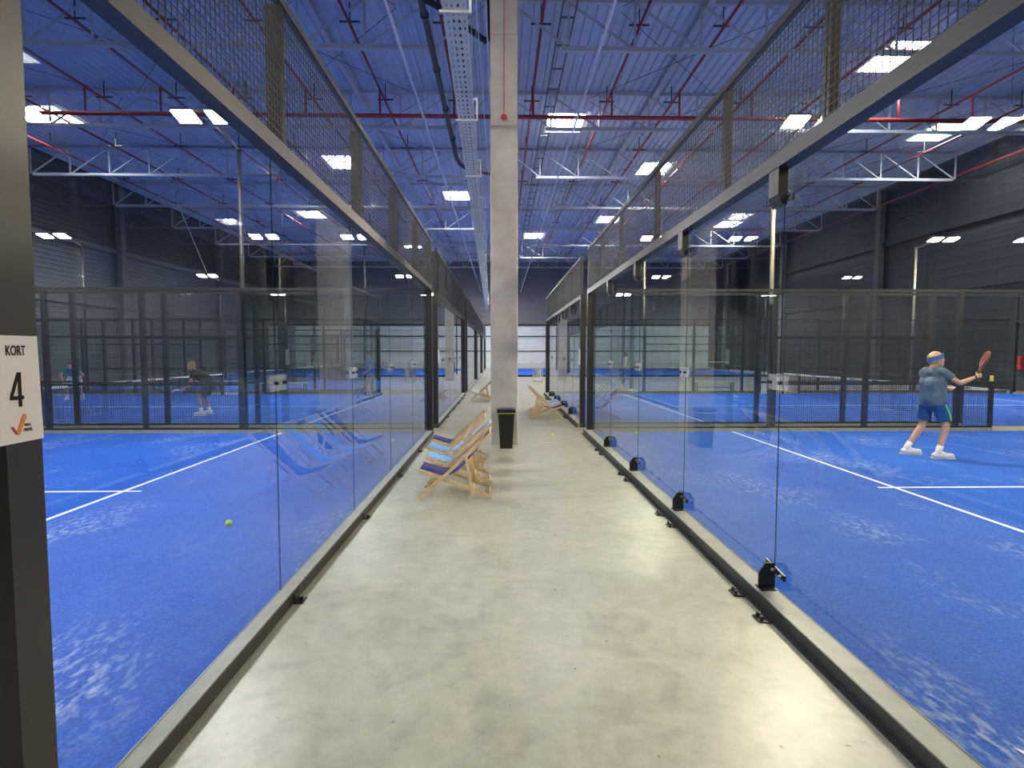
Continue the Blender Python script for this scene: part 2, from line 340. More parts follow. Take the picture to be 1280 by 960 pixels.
def glass_wall(s, y0, y1, xg, label, detail=True, joints=None, uposts=None, topz=4.15, out=None, group=None):
    """back wall of a court; s: which side of the walkway; corridor face looks towards -s (out flips it)"""
    o = -s if out is None else out           # direction of the walkway side in world x
    t = thing('glass_wall', label, 'glass wall', (xg, y0, 0), 0, group)
    L = y1 - y0; xo = o * .09                 # beam outer face
    bz = 3.13 if s < 0 else 3.06
    js = joints or [L * k / 5 for k in range(1, 5)]
    ed = [.06] + js + [L - .1]
    xa, xb = sorted((0, xo))
    for a, b in zip(ed[:-1], ed[1:]):
        w_ = round(b - a - .004, 3)
        me = cached(('glass_pane', w_, bz), lambda: MB().box(-.003, .003, 0, w_, .095, bz - .002), M['glass']); edge_mat(me, 1)
        obj('glass_pane', me, parent=t, loc=(0, a + .002, 0))
    # kerb, beam, top rail
    kx = o * (.09 if s < 0 else .142)
    k0, k1 = sorted((0.012 * -o, kx))
    obj('kerb', MB().box(k0, k1, 0, L, 0, .092), M['kerb'], t)
    if s > 0 and detail:
        f0, f1 = sorted((kx + o * .002, kx + o * .012)); obj('edge_angle', MB().box(f0, f1, 0, L, .008, .096).box(*sorted((kx + o * .002, kx + o * .042)), 0, L, .001, .008), M['steel'], t)
    elif detail:
        f0, f1 = sorted((kx + o * .001, kx + o * .007)); obj('edge_angle', MB().box(f0, f1, 0, L, .004, .082), M['steel_brown'], t)
    obj('beam', MB().box(*sorted((o * -.012, o * .09)), 0, L, bz, bz + .10), M['steel_brown'], t)
    obj('top_rail', MB().box(*sorted((o * .04, o * .09)), 0, L, topz, topz + .06), M['steel_brown'], t)
    pw = .13
    for yy in (pw / 2, L - pw / 2):
        obj('corner_post', cached(('corner_post', o, bz), lambda: MB().box(*sorted((o * -.04, o * .09)), -pw / 2, pw / 2, 0, bz - .001), M['steel_brown']), parent=t, loc=(0, yy, 0))
    ups = [.06] + (uposts or js) + [L - .06]
    for yy in ups:
        obj('upper_post', cached(('upper_post', o, topz, s), lambda: MB().box(*sorted((o * -.03, o * .075) if s < 0 else (o * .025, o * .08)), -.035, .035, bz + .101, topz - .001), M['steel_brown']), parent=t, loc=(0, yy, 0))
    ph = topz - bz - .12
    for a, b in zip(ups[:-1], ups[1:]):
        ob = stuff(obj('mesh_panel', mesh_panel(b - a, ph), parent=t, loc=(o * .082, a, bz + .11), rz=math.pi / 2))
    if not detail: return t
    for j in js:
        pl = obj('joint_plate', cached(('joint_plate',), lambda: MB().box(-.009, .009, -.125, .125, -.055, .055), M['acrylic']), parent=t, loc=(o * .015, j, 1.585))
        pl['label'] = 'clear plastic plate'
        for q in (-.075, .075):
            obj('bolt', bolt_black(), parent=pl, loc=(o * .009, q, 0), rot=(0, o * math.pi / 2, 0))
        if s > 0:
            br = obj('clamp_bracket', cached(('clamp_bracket', o), clamp_bracket, M['plate_black']), parent=t, loc=(0, j, .093))
            st = MB().box(-.018, -.006, -.03, .22, .12, .155)
            obj('strap', cached(('strap',), lambda: MB().bar((-.014, .10, .165), (-.014, -.17, .135), .012, .042), M['plate_black']), parent=br)
            for q in (-.03, -.13): obj('bolt', bolt_mesh(), parent=br, loc=(-.02, q, .152 + q * .1), rot=(0, -math.pi / 2, 0))
            hb = obj('hanger_bracket', cached(('hanger_bracket',), lambda: MB().add([(x, -.07, z) for x, z in ((-.02, 0), (-.085, 0), (-.085, -.18), (-.055, -.25), (-.02, -.25))] + [(x, .07, z) for x, z in ((-.02, 0), (-.085, 0), (-.085, -.18), (-.055, -.25), (-.02, -.25))], [(0, 1, 2, 3, 4), (9, 8, 7, 6, 5)] + [(i, 5 + i, 5 + (i + 1) % 5, (i + 1) % 5) for i in range(5)]), M['steel_brown']), parent=t, loc=(0, j, bz - .001))
            obj('strap', cached(('strap_top',), lambda: MB().bar((-.03, .10, -.19), (-.03, -.17, -.225), .012, .042), M['plate_black']), parent=hb)
            for da in (-.28, .12):
                ap = obj('anchor_plate', cached(('anchor_plate',), lambda: MB().prism([(0, -.07), (-.075, -.05), (-.075, .05), (0, .07)][::-1], .001, .011), M['plate_black']), parent=t, loc=(kx + o * .046, j + da, 0))
                for q in (-.03, .03): obj('bolt', bolt_black(), parent=ap, loc=(-.05, q, .011))
        else:
            ap = obj('anchor_plate', cached(('anchor_plate_l',), lambda: MB().box(0, .06, -.05, .05, .001, .010).box(0, .008, -.05, .05, .01, .07), M['plate_black']), parent=t, loc=(kx + o * .009, j + .03, 0))
            obj('bolt', bolt_black(), parent=ap, loc=(.038, 0, .010))
    return t
def side_fence(s, y, xg, label, group=None, far=False):
    """long side of a court: glass for four metres at both ends, wire mesh between, doorway at the net"""
    t = thing('side_fence', label, 'fence', (xg, y, 0), 0, group)
    X = lambda d: s * d
    H = 3.14
    def seg(a, b): return tuple(sorted((X(a), X(b))))
    for a, b in ((.1, 9.15), (10.85, LEN - .1)):
        obj('kerb', MB().box(*seg(a, b), -.05, .05, 0, .085), M['kerb'], t)
        obj('bottom_rail', MB().box(*seg(a, b), -.03, .03, .087, .125), M['steel'], t)
    obj('top_rail', MB().box(*seg(.1, LEN - .1), -.03, .03, H, H + .06), M['steel'], t)
    P = [4.15, 6.25, 8.35, 11.65, 13.75, 15.85]
    for p in P:
        obj('post', cached(('post',), lambda: MB().box(-.05, .05, -.04, .04, .127, H - .002), M['steel']), parent=t, loc=(X(p), 0, 0))
    for p in (9.15, 10.85):
        obj('gate_post', cached(('gate_post',), lambda: MB().box(-.03, .03, -.03, .03, .002, 1.14), M['steel']), parent=t, loc=(X(p), 0, 0))
    def panel(a, b, z0, z1):
        x0 = min(X(a), X(b))
        stuff(obj('mesh_panel', mesh_panel(b - a, z1 - z0), parent=t, loc=(x0, 0, z0)))
    for a, b in ((4.15, 6.25), (6.25, 8.35), (11.65, 13.75), (13.75, 15.85)):
        panel(a + .05, b - .05, .13, H - .01)
        for z in (1.08, 2.13): obj('rail', MB().box(*seg(a + .051, b - .051), -.02, .02, z - .022, z + .022), M['steel'], t)
    for a, b in ((8.35, 9.15), (10.85, 11.65)):
        panel(a + .05, b - .03, .13, 1.08)
        obj('rail', MB().box(*seg(a + .051, b - .031), -.02, .02, 1.085, 1.13), M['steel'], t)
    for a in (.12, 2.14, 15.91, 17.93):
        me = cached(('glass_pane_side',), lambda: MB().box(0, 1.99, -.003, .003, .127, H - .004), M['glass']); edge_mat(me, 0)
        obj('glass_pane', me, parent=t, loc=(min(X(a), X(a + 1.99)), 0, 0))
    return t
def cords(L, z0, z1, sp=.05):
    mb = MB(); r = .0022
    n = int(L / sp)
    for i in range(n + 1): mb.box(-r, r, i * L / n - r, i * L / n + r, z0, z1)
    m_ = int((z1 - z0) / sp)
    for i in range(m_ + 1): z = z0 + (z1 - z0) * i / m_; mb.box(r, 3 * r, 0, L, z - r, z + r)
    return mb
def net(x, y0, L, label, rz=0.0, group=None):
    t = thing('padel_net', label, 'net', (x, y0, 0), rz, group)
    stuff(obj('net_cords', cached(('net_cords', round(L, 2)), lambda: cords(L - .1, .05, .86), M['net']), parent=t, loc=(0, .05, 0)))
    tp = obj('net_tape', MB().box(-.012, .012, .05, L - .05, .855, .915), M['white'], t)
    mk = MB()
    yy = .6
    while yy < L - 1:
        for sx in (-.0135, .0125): mk.box(sx, sx + .001, yy, yy + .28, .872, .898)
        yy += 1.15
    pm = obj('printed_mark', mk, M['ink'], tp); pm['label'] = 'row of small dark printed marks'
    stuff(pm)
    for yy in (.02, L - .02):
        pp = obj('net_post', MB().box(-.04, .04, yy - .04, yy + .04, .013, .93), M['steel'], t)
    return t
for s, xg in ((-1, XL), (1, XR)):
    for k, (a, b) in enumerate(COURTS[s]):
        wh = WHICH[k]
        xe = xg + s * LEN
        xa, xb = sorted((xg + s * .01, xe))
        tf = struct('floor_turf_%d' % (k + 1 + (5 if s > 0 else 0)), MB().box(xa, xb, a + .06, b + .08, .001, .012), M['turf'])
        tf['label'] = '%s blue artificial turf court %s' % (wh, SIDE[s]); 
        sl = 3.27 if s < 0 else 3.22
        for d in (sl, LEN - sl):
            obj('court_line', MB().box(xg + s * d - .025, xg + s * d + .025, a + .07, b + .07, .0125, .0145), M['line'], tf)
        yc = 7.1 if k == 0 else (a + b) / 2
        obj('court_line', MB().box(*sorted((xg + s * (sl - .22), xg + s * (LEN - sl + .22))), yc - .025, yc + .025, .0125, .0142), M['line'], tf)
        first = k == 0
        if first:
            js = [3.9 - a + 2 * i for i in range(5)] if s < 0 else [3.87 - a + 2 * i for i in range(5)]
            js = js[:4] + ([11.9 - a] if False else [])
            ups = [q - a for q in ((3.97, 6.13, 8.15, 10.2) if s < 0 else (3.28, 4.77, 6.85, 8.9, 10.5))]
        else: js = ups = None
        lab = {(-1, 0): 'long glass wall whose near post carries the KORT 4 sign', (1, 0): 'glass wall on black clamp brackets in front of the man with the racket'}.get((s, k), '%s glass wall along the walkway %s' % (ORD[k], SIDE[s].replace(' of the walkway', '').replace('across the walkway', 'across'))) 
        a_ = 1.68 if first else a
        if first: js = [j + a - a_ for j in js]; ups = [u + a - a_ for u in ups]
        glass_wall(s, a_, b, xg, lab, detail=k < 2, joints=js, uposts=ups, topz=4.17 if s < 0 else 4.0, group='glass walls along the walkway')
        if k < 2:
            glass_wall(s, a, b, xe, '%s court far end glass wall by the dark hall wall, %s' % (wh, 'KORT sign side' if s < 0 else 'player side'), detail=False, out=s, group='far end glass walls')
        if not first or True:
            side_fence(s, a - .02 if not first else a - .1, xg, 'near side fence of the %s court %s' % (wh, SIDE[s]), 'court side fences')
        side_fence(s, b + .13, xg, 'far side fence of the %s court %s' % (wh, SIDE[s]), 'court side fences')
        net(xg + s * 10, a + .10, b - a - .2, 'white-taped net across the %s court %s' % (wh, SIDE[s]), group='court nets')

# far cross court beyond the walkway
ft = struct('floor_turf_8', MB().box(.9, 20.9, 40, 60, .001, .012), M['turf'])
ft['label'] = 'blue court beyond the walkway end, in front of the pale wall'
obj('court_line', MB().box(.95, 20.8, 43.1, 43.16, .0125, .0145), M['line'], ft)
obj('court_line', MB().box(5.9, 5.95, 40.1, 50, .0125, .0142), M['line'], ft)
obj('court_edge', MB().box(.8, 21, 39.84, 39.97, 0, .15), M['steel'], ft)
net(20.8, 50, 19.8, 'distant white-taped net in front of the pale end wall', rz=math.pi / 2)
# ------------------------------------------------------------------ concrete columns
def column(y, label):
    mb = MB(); z = 0; hw = .262
    for zj in (1.1, 3.23, 4.93, 7.7, 9.4, 11.95):
        mb.bevbox(-hw, hw, -hw, hw, z, zj - .006, .022); mb.bevbox(-hw + .008, hw - .008, -hw + .008, hw - .008, zj - .006, zj, .02); z = zj
    o = obj('concrete_column', mb, M['concrete'], loc=(.065, y, 0)); return tag(o, label, 'column')
column(10.9, 'tall square concrete column standing in the middle of the walkway behind the bin')
column(34.9, 'concrete column farther down the walkway, hidden behind the near one')
# ------------------------------------------------------------------ roof steel
def truss(sd, y, label):
    t = thing('roof_truss', label, 'roof truss', (0, y, 0), 0, 'roof trusses')
    zt, zb = ZC - .07, 10.66; xs = [1.8 + 1.95 * i for i in range(12)]; xe = 23.3
    obj('top_chord', MB().box(*sorted((sd * .25, sd * xe)), -.06, .06, zt - .06, zt + .06), M['truss'], t)
    obj('bottom_chord', MB().box(*sorted((sd * 1.8, sd * xe)), -.07, .07, zb - .06, zb + .06), M['truss'], t)
    for i, x in enumerate(xs):
        obj('vertical', cached(('vertical',), lambda: MB().box(-.03, .03, -.03, .03, zb + .06, zt - .06), M['truss']), parent=t, loc=(sd * (x + .2), 0, 0))
        a = x - 1.75 if i else .3
        b = x + .15
        obj('diagonal', MB().bar((sd * a, 0, zt - .05), (sd * b, 0, zb + .05), .06, .05), M['truss'], t)
    return t
TY = [-1.25, 4.75, 10.75, 16.7, 22.5, 28.6, 34.5, 40.5, 46.5, 52.5, 58.5]
for i, y in enumerate(TY):
    for sd in (-1, 1):
        if abs(y - 10.75) < .1: where = 'at the concrete column'
        elif y < 10: where = '%s before the column' % ('just' if y > 0 else 'well')
        else: where = '%s beyond the concrete column' % ORD[i - 3]
        truss(sd, y, 'grey steel roof truss %s, over the %s courts' % (where, 'KORT sign side' if sd < 0 else 'player side'))
lg = thing('roof_girder', 'grey lattice girder running along the column line under the roof', 'roof girder', (.065, 28, 0))
obj('top_chord', MB().box(-.07, .07, -35.5, 35.5, 11.65, 11.75), M['truss'], lg)
obj('bottom_chord', MB().box(-.07, .07, -16.7, 35.5, 10.95, 11.03), M['truss'], lg)
for i in range(26):
    y = -16 + i * 2; obj('diagonal', MB().bar((0, y, 11.02), (0, y + (1 if i % 2 else 1), 11.66), .05, .05), M['truss'], lg)
for x, lb in ((-5.6, 'grey tie beam running lengthwise under the roof on the KORT sign side'), (6.1, 'grey tie beam running lengthwise under the roof on the player side')):
    tag(obj('tie_beam', MB().box(x - .10, x + .10, -7, 63, 11.86, 11.96), M['truss']), lb, 'beam')
cl_ = thing('cable_ladder', 'dark ladder shaped cable run under the skylight beside the column', 'cable ladder', (2.0, 0, 11.72))
for q in (-.2, .2): obj('rail', MB().box(q - .02, q + .02, -6, 62, 0, .06), M['wall_mid'], cl_)
for k in range(38): obj('rung', cached(('rung',), lambda: MB().box(-.179, .179, -.03, .03, .01, .04), M['wall_mid']), parent=cl_, loc=(0, 5 + 1.5 * k, 0))
for b in range(2, 7):
    rb_ = thing('roof_bracing', 'thin crossed bracing rods under the roof deck, %s bay %s' % (ORD[b - 2], 'out from the column'), 'bracing', (0, TY[b], 11.8), 0, 'roof bracing rods')
    dy = TY[b + 1] - TY[b]
    for k in range(-3, 4):
        xx = k * 5.9 + .25
        if k == 0: continue
        obj('rod', MB().tube([(xx - 2.6, .1, 0), (xx + 2.6, dy - .1, 0)], .010, 5), M['steel'], rb_); obj('rod', MB().tube([(xx + 2.6, .1, .03), (xx - 2.6, dy - .1, .03)], .010, 5), M['steel'], rb_)
# skylights
SKL = ['just beyond the red main pipe, beside the column', 'small in the distance beside the column', 'between the cable tray and the long pale conduit', 'half behind the upper mesh on the player side', 'farther one behind the upper mesh on the player side', 'seen through the upper mesh above the KORT sign side glass', 'far off through the mesh on the KORT sign side', 'over the third court on the KORT sign side', 'over the second court on the player side', 'by the dark wall on the player side', 'by the dark wall on the KORT sign side', 'far off by the wall on the player side', 'overhead before the column']
for (x, y), lb in zip(SKY, SKL):
    t = thing('skylight', 'bright roof skylight ' + lb, 'skylight', (x, y, ZC), 0, 'roof skylights')
    hx, hy = SW / 2, SL / 2
    fr = MB()
    for sx in (-1, 1):
        fr.box(*sorted((sx * hx, sx * (hx - .05))), -hy, hy, .001, .45); fr.box(-hx + .05, hx - .05, *sorted((sx * hy, sx * (hy - .05))), .001, .45)
    obj('upstand', fr, M['white'], t)
    obj('pane', MB().box(-hx + .05, hx - .05, -hy + .05, hy - .05, .40, .42), M['skylight'], t)
    for q in (-.4, .4): obj('bar', MB().box(q - .025, q + .025, -hy + .05, hy - .05, .33, .38), M['white'], t)
    obj('bar', MB().box(-hx + .05, hx - .05, -.025, .025, .27, .32), M['red_pipe'], t)
# sprinkler pipes
PX = [-21, -18, -15, -12.3, -9.7, -7.1, -4.4, -1.7, 1.2, 4.1, 6.6, 9.3, 12, 14.8, 17.6, 20.4]
mp = thing('red_main_pipe', 'thick red sprinkler main crossing the hall under the roof trusses', 'pipe', (0, 20.8, 0))
obj('pipe', MB().tube([(-23, 0, 10.42), (23.6, 0, 10.42)], .075, 10), M['red_pipe'], mp, smooth=True)
for x in PX: obj('riser', cached(('riser',), lambda: MB().tube([(0, 0, 10.49), (0, 0, 11.322)], .04, 8), M['red_pipe'], True), parent=mp, loc=(x, 0, 0))
for i, x in enumerate(PX):
    nn = [q for q in PX if (q < 0) == (x < 0)]; nn.sort(key=abs); r = nn.index(x)
    t = thing('sprinkler_pipe', '%s red sprinkler branch pipe out from the column, %s' % (ORD[r], 'KORT sign side' if x < 0 else 'player side'), 'pipe', (x, 28, 11.37), 0, 'red sprinkler branch pipes')
    obj('pipe', cached(('branch',), lambda: MB().tube([(0, -34, 0), (0, 34, 0)], .045, 8), M['red_pipe'], True), parent=t)
    for k in range(12):
        obj('clamp', cached(('clamp',), lambda: MB().box(-.3, .3, -.03, .03, .046, .08).box(-.015, .015, -.015, .015, .08, .66), M['steel']), parent=t, loc=(0, -22 + 5 * k + .8, 0))
tag(obj('red_wall_pipe', MB().tube([(23.6, -7, 10.9), (23.6, 62, 10.9)], .06, 8), M['red_pipe'], smooth=True), 'thin red pipe running along the top of the player side wall', 'pipe')
# conduits along the hall
for x, z, r, lb in ((-2.2, 8.5, .035, 'long pale conduit running beside the cable tray, player-less side'), (2.2, 8.5, .035, 'long pale conduit under the trusses on the player side of the column'), (-.30, 9.0, .016, 'thin white cable line close beside the concrete column'), (-.50, 9.0, .013, 'thin white cable line between cable tray and column')):
    lb = lb.replace('cable tray, player-less side', 'cable tray on the KORT sign side')
    c = thing('conduit', lb, 'conduit', (x, 28, z), 0, 'pale conduits along the hall')
    obj('tube', MB().tube([(0, -34, 0), (0, 34, 0)], r, 8), M['rope'], c, smooth=True)
    for k in range(11): obj('hanger_wire', MB().tube([(0, TY[k] - 28, r), (0, TY[k] - 28, 10.59 - z)], .006, 5), M['rope'], c)
# black drain pipe
dp = thing('drain_pipe', 'black roof drain pipe bending towards the column beside the cable tray', 'pipe', (-1.85, 0, 10.0))
obj('pipe', MB().tube([(0, -5, 0), (.02, 8, 0), (0, 13.5, 0), (-.02, 23.8, 0), (.08, 24.5, -.05), (.35, 24.9, -.12), (1.85, 25.6, -.2)], .085, 10), M['black_pipe'], dp, smooth=True)
obj('branch', MB().tube([(0, 13.3, 0), (.4, 13.6, -.05), (1.5, 14.2, -.5), (1.56, 14.25, -.4), (1.56, 14.25, .9)], .075, 10), M['black_pipe'], dp, smooth=True)
for k in range(9): obj('collar', cached(('collar',), lambda: MB().tube([(0, -.06, 0), (0, .06, 0)], .11, 10), M['black_pipe'], True), parent=dp, loc=(0, 1 + 2.6 * k, 0))
# perforated cable tray
TZ = 6.02
def tray_x(y): return -.56 - .0165 * (y - 6.6)
tr = thing('cable_tray', 'pale perforated cable tray hanging overhead beside the concrete column', 'cable tray', (0, 0, TZ))
mb = MB(); hw = .15
y = -4.0
rows = [(-.15, -.105), (-.080, -.035), (-.010, .035), (.060, .105), (.125, .15)]
def strip(xa, xb, ya, yb, za, zb):
    ca, cb = tray_x(ya), tray_x(yb)
    mb.add([(ca + xa, ya, za), (ca + xb, ya, za), (cb + xb, yb, za), (cb + xa, yb, za), (ca + xa, ya, zb), (ca + xb, ya, zb), (cb + xb, yb, zb), (cb + xa, yb, zb)],
           [(0, 3, 2, 1), (4, 5, 6, 7), (0, 1, 5, 4), (1, 2, 6, 5), (2, 3, 7, 6), (3, 0, 4, 7)])
for a, b in rows: strip(a, b, -4, 56, 0, .004)
strip(-.15, -.146, -4, 56, .004, .06); strip(.146, .15, -4, 56, .004, .06)
yy = -4
while yy < 34:
    for (a, b), (c, d) in zip(rows[:-1], rows[1:]): strip(b, c, yy, yy + .09, 0, .004)
    yy += .16
for (a, b), (c, d) in zip(rows[:-1], rows[1:]): strip(b, c, 34, 56, 0, .004)
obj('tray', mb, M['tray'], tr)
ck = obj('cable', MB().tube([(tray_x(-4) - .05, -4, .03), (tray_x(56) - .05, 56, .03)], .022, 6).tube([(tray_x(-4) + .04, -4, .028), (tray_x(56) + .04, 56, .028)], .018, 6), M['grip'], tr)
for k in range(16):
    yb = .7 + 3.2 * k; cx = tray_x(yb)
    hb = obj('hanger_bracket', MB().box(-.19, .21, -.02, .02, -.035, -.002).box(.18, .21, -.02, .02, -.002, .34).box(.06, .21, -.02, .02, .34, .37), M['white'], tr, loc=(cx, yb, 0))
    obj('rod', MB().tube([(.1, 0, .37), (.1, 0, 6.0)], .006, 5), M['truss'], hb)
# red ball on cord
rb = thing('red_float_ball', 'red ball hanging on a thin red cord down the front of the concrete column', 'ball', (.065, 10.58, 6.18))
obj('ball', MB().ball((0, 0, 0), .055, 16, 10), M['red'], rb, smooth=True)
obj('cord', MB().tube([(0, .03, .05), (0, .045, 5.7)], .006, 5), M['red'], rb)

# ------------------------------------------------------------------ floodlights
def head_mesh(): return MB().add([(-.23, -.21, .0), (.23, -.21, 0), (.23, .21, 0), (-.23, .21, 0), (-.17, -.16, .08), (.17, -.16, .08), (.17, .16, .08), (-.17, .16, .08)],
                                 [(4, 5, 6, 7), (0, 1, 5, 4), (1, 2, 6, 5), (2, 3, 7, 6), (3, 0, 4, 7), (0, 3, 2, 1)])
def flood(x, y, warm, label, arm=-1.25, group='floodlight poles over the courts', face=-15):
    t = thing('floodlight_pole', label, 'floodlight', (x, y, 0), 0, group); z = 6.25
    obj('pole', cached(('pole', warm), lambda: MB().tube([(0, 0, .001), (0, 0, 6.3)], .045, 10), M['pole' if warm else 'lamp_body'], True), parent=t)
    obj('arm', MB().tube([(0, 0, 6.22), (0, arm * .9, 6.42)], .03, 8), M['pole'], t, smooth=True)
    obj('crossbar', MB().box(-.5, .5, arm - .03, arm + .03, 6.40, 6.46), M['pole'], t)
    for q in (-.32, .32):
        h = obj('lamp_head', cached(('lamp_head',), head_mesh, M['lamp_body']), parent=t, loc=(q, arm, z + .07), rot=(math.radians(face), 0, 0))
        obj('diffuser', cached(('diffuser', warm), lambda: MB().box(-.20, .20, -.185, .185, -.006, -.001), M['lamp_warm' if warm else 'lamp_white']), parent=h)
    return t
for s, xg in ((-1, XL), (1, XR)):
    cs = COURTS[s]
    for k in range(-1, len(cs)):
        face = -15
        if k < 0: y, arm, face = 1.5, 1.1, 28
        else: y, arm = cs[k][1] + .33, -1.45
        for j, d in enumerate((4.15, 15.85)):
            warm = s > 0
            pos = 'before the nearest court' if k < 0 else 'past the %s court' % WHICH[k]
            flood(xg + s * d, y, warm, '%s twin floodlight %s, %s end, %s' % ('warm' if warm else 'white', pos, 'walkway' if j == 0 else 'wall', 'KORT sign side' if s < 0 else 'player side'), arm, face=22 if (s < 0 and k == 4) else face)
for x, y, lb in ((.35, 44, 'first added twin floodlight lighting the pale end wall, column line'), (.35, 56, 'second added twin floodlight lighting the pale end wall, column line'), (21.2, 44, 'first added twin floodlight lighting the pale end wall, player side wall'), (21.2, 56, 'second added twin floodlight lighting the pale end wall, player side wall')):
    flood(x, y, False, lb, 1.0, face=20)  # poles added to brighten the far end wall
# stay cables on two lamps
for p, q, lb in (((-17.43, 33.45, 6.48), (-19.6, 33.5, 12.0), 'thin white stay cable from roof to distant floodlight on the KORT sign side'), ((6.13, 22.18, 6.47), (4.4, 22.18, 12.03), 'thin white stay cable from roof to warm floodlight of the second player side court')):
    tag(obj('stay_cable', MB().tube([p, q], .02, 6), M['rope']), lb, 'cable', 'stay cables')

# ------------------------------------------------------------------ court sign and plates
def text(s_, size, mat, parent, loc, rot, sx=1.0, name='lettering'):
    cu = bpy.data.curves.new('txt', 'FONT'); cu.body = s_; cu.size = size; cu.align_x = 'CENTER'; cu.align_y = 'CENTER'; cu.extrude = .0004
    cu.offset = size * .012
    to = bpy.data.objects.new('txt', cu); COL.objects.link(to)
    dg = bpy.context.evaluated_depsgraph_get(); me = bpy.data.meshes.new_from_object(to.evaluated_get(dg))
    bpy.data.objects.remove(to); me.materials.clear(); me.materials.append(mat)
    o = obj(name, me, parent=parent, loc=loc, rot=rot); o.scale = (sx, 1, 1); return o
# sign hangs on the walkway face of the post: local x = along +Y world
sg = thing('court_sign', 'white paper sign reading KORT 4 taped to the dark post', 'sign', (-1.482, 1.69, 1.685), math.pi / 2)
obj('sheet', MB().add([(-.115, 0, -.165), (.118, 0, -.163), (.110, 0, .165), (-.115, 0, .165), (-.115, .004, -.165), (.118, .004, -.163), (.110, .004, .165), (-.115, .004, .165)],
    [(0, 1, 2, 3), (7, 6, 5, 4), (0, 4, 5, 1), (1, 5, 6, 2), (2, 6, 7, 3), (3, 7, 4, 0)]), M['sign'], sg)
R90 = (math.pi / 2, 0, 0)
text('KORT', .042, M['ink'], sg, (.028, -.0012, .118), R90, .62)
num = MB()
for q in ([(.031, -.053), (.0425, -.053), (.0425, .053), (.031, .053)], [(.0015, -.031), (.031, -.031), (.031, -.0195), (.0015, -.0195)], [(.0425, -.031), (.050, -.031), (.050, -.0195), (.0425, -.0195)], [(.0015, -.0195), (.0125, -.0195), (.0310, .0285), (.0310, .053), (.0285, .053)]):
    n4 = len(q); num.add([(x, -.0016, z) for x, z in q] + [(x, -.0004, z) for x, z in q], [tuple(range(n4)), tuple(range(2 * n4 - 1, n4 - 1, -1))] + [(i, n4 + i, n4 + (i + 1) % n4, (i + 1) % n4) for i in range(n4)])
obj('numeral', num, M['ink'], sg)
lgm = obj('logo', MB().add([(x, -.0018, z) for x, z in ((.012, -.128), (.020, -.139), (.028, -.139), (.055, -.088), (.054, -.078), (.046, -.076), (.040, -.083), (.022, -.124))] + [(x, -.0004, z) for x, z in ((.012, -.128), (.020, -.139), (.028, -.139), (.055, -.088), (.054, -.078), (.046, -.076), (.040, -.083), (.022, -.124))],
    [tuple(range(8)), tuple(range(15, 7, -1))] + [(i, 8 + i, 8 + (i + 1) % 8, (i + 1) % 8) for i in range(8)]), M['orange'], sg)
lgm['label'] = 'orange racket shape of the logo'
sw = obj('logo_swoosh', MB().add([(x, -.0022, z) for x, z in ((-.002, -.112), (.008, -.113), (.022, -.139), (.014, -.136), (.004, -.121))] + [(x, -.0003, z) for x, z in ((-.002, -.112), (.008, -.113), (.022, -.139), (.014, -.136), (.004, -.121))],
    [tuple(range(5)), tuple(range(9, 4, -1))] + [(i, 5 + i, 5 + (i + 1) % 5, (i + 1) % 5) for i in range(5)]), M['crimson'], sg)
sw['label'] = 'dark red tick of the logo'
text('VIVA', .014, M['ink'], sg, (.058, -.0012, -.112), R90, .8); text('PADEL', .014, M['ink'], sg, (.060, -.0012, -.127), R90, .8)
for x, lb in ((XL + .105, 'small white plate on the second glass wall post, KORT sign side'), (XR - .105, 'small white plate on the second glass wall post, player side')):
    tag(obj('post_plate', MB().box(x - .004, x + .004, 13.04, 13.24, 1.5, 1.86), M['white']), lb, 'sign', 'blank white plates on the second posts')

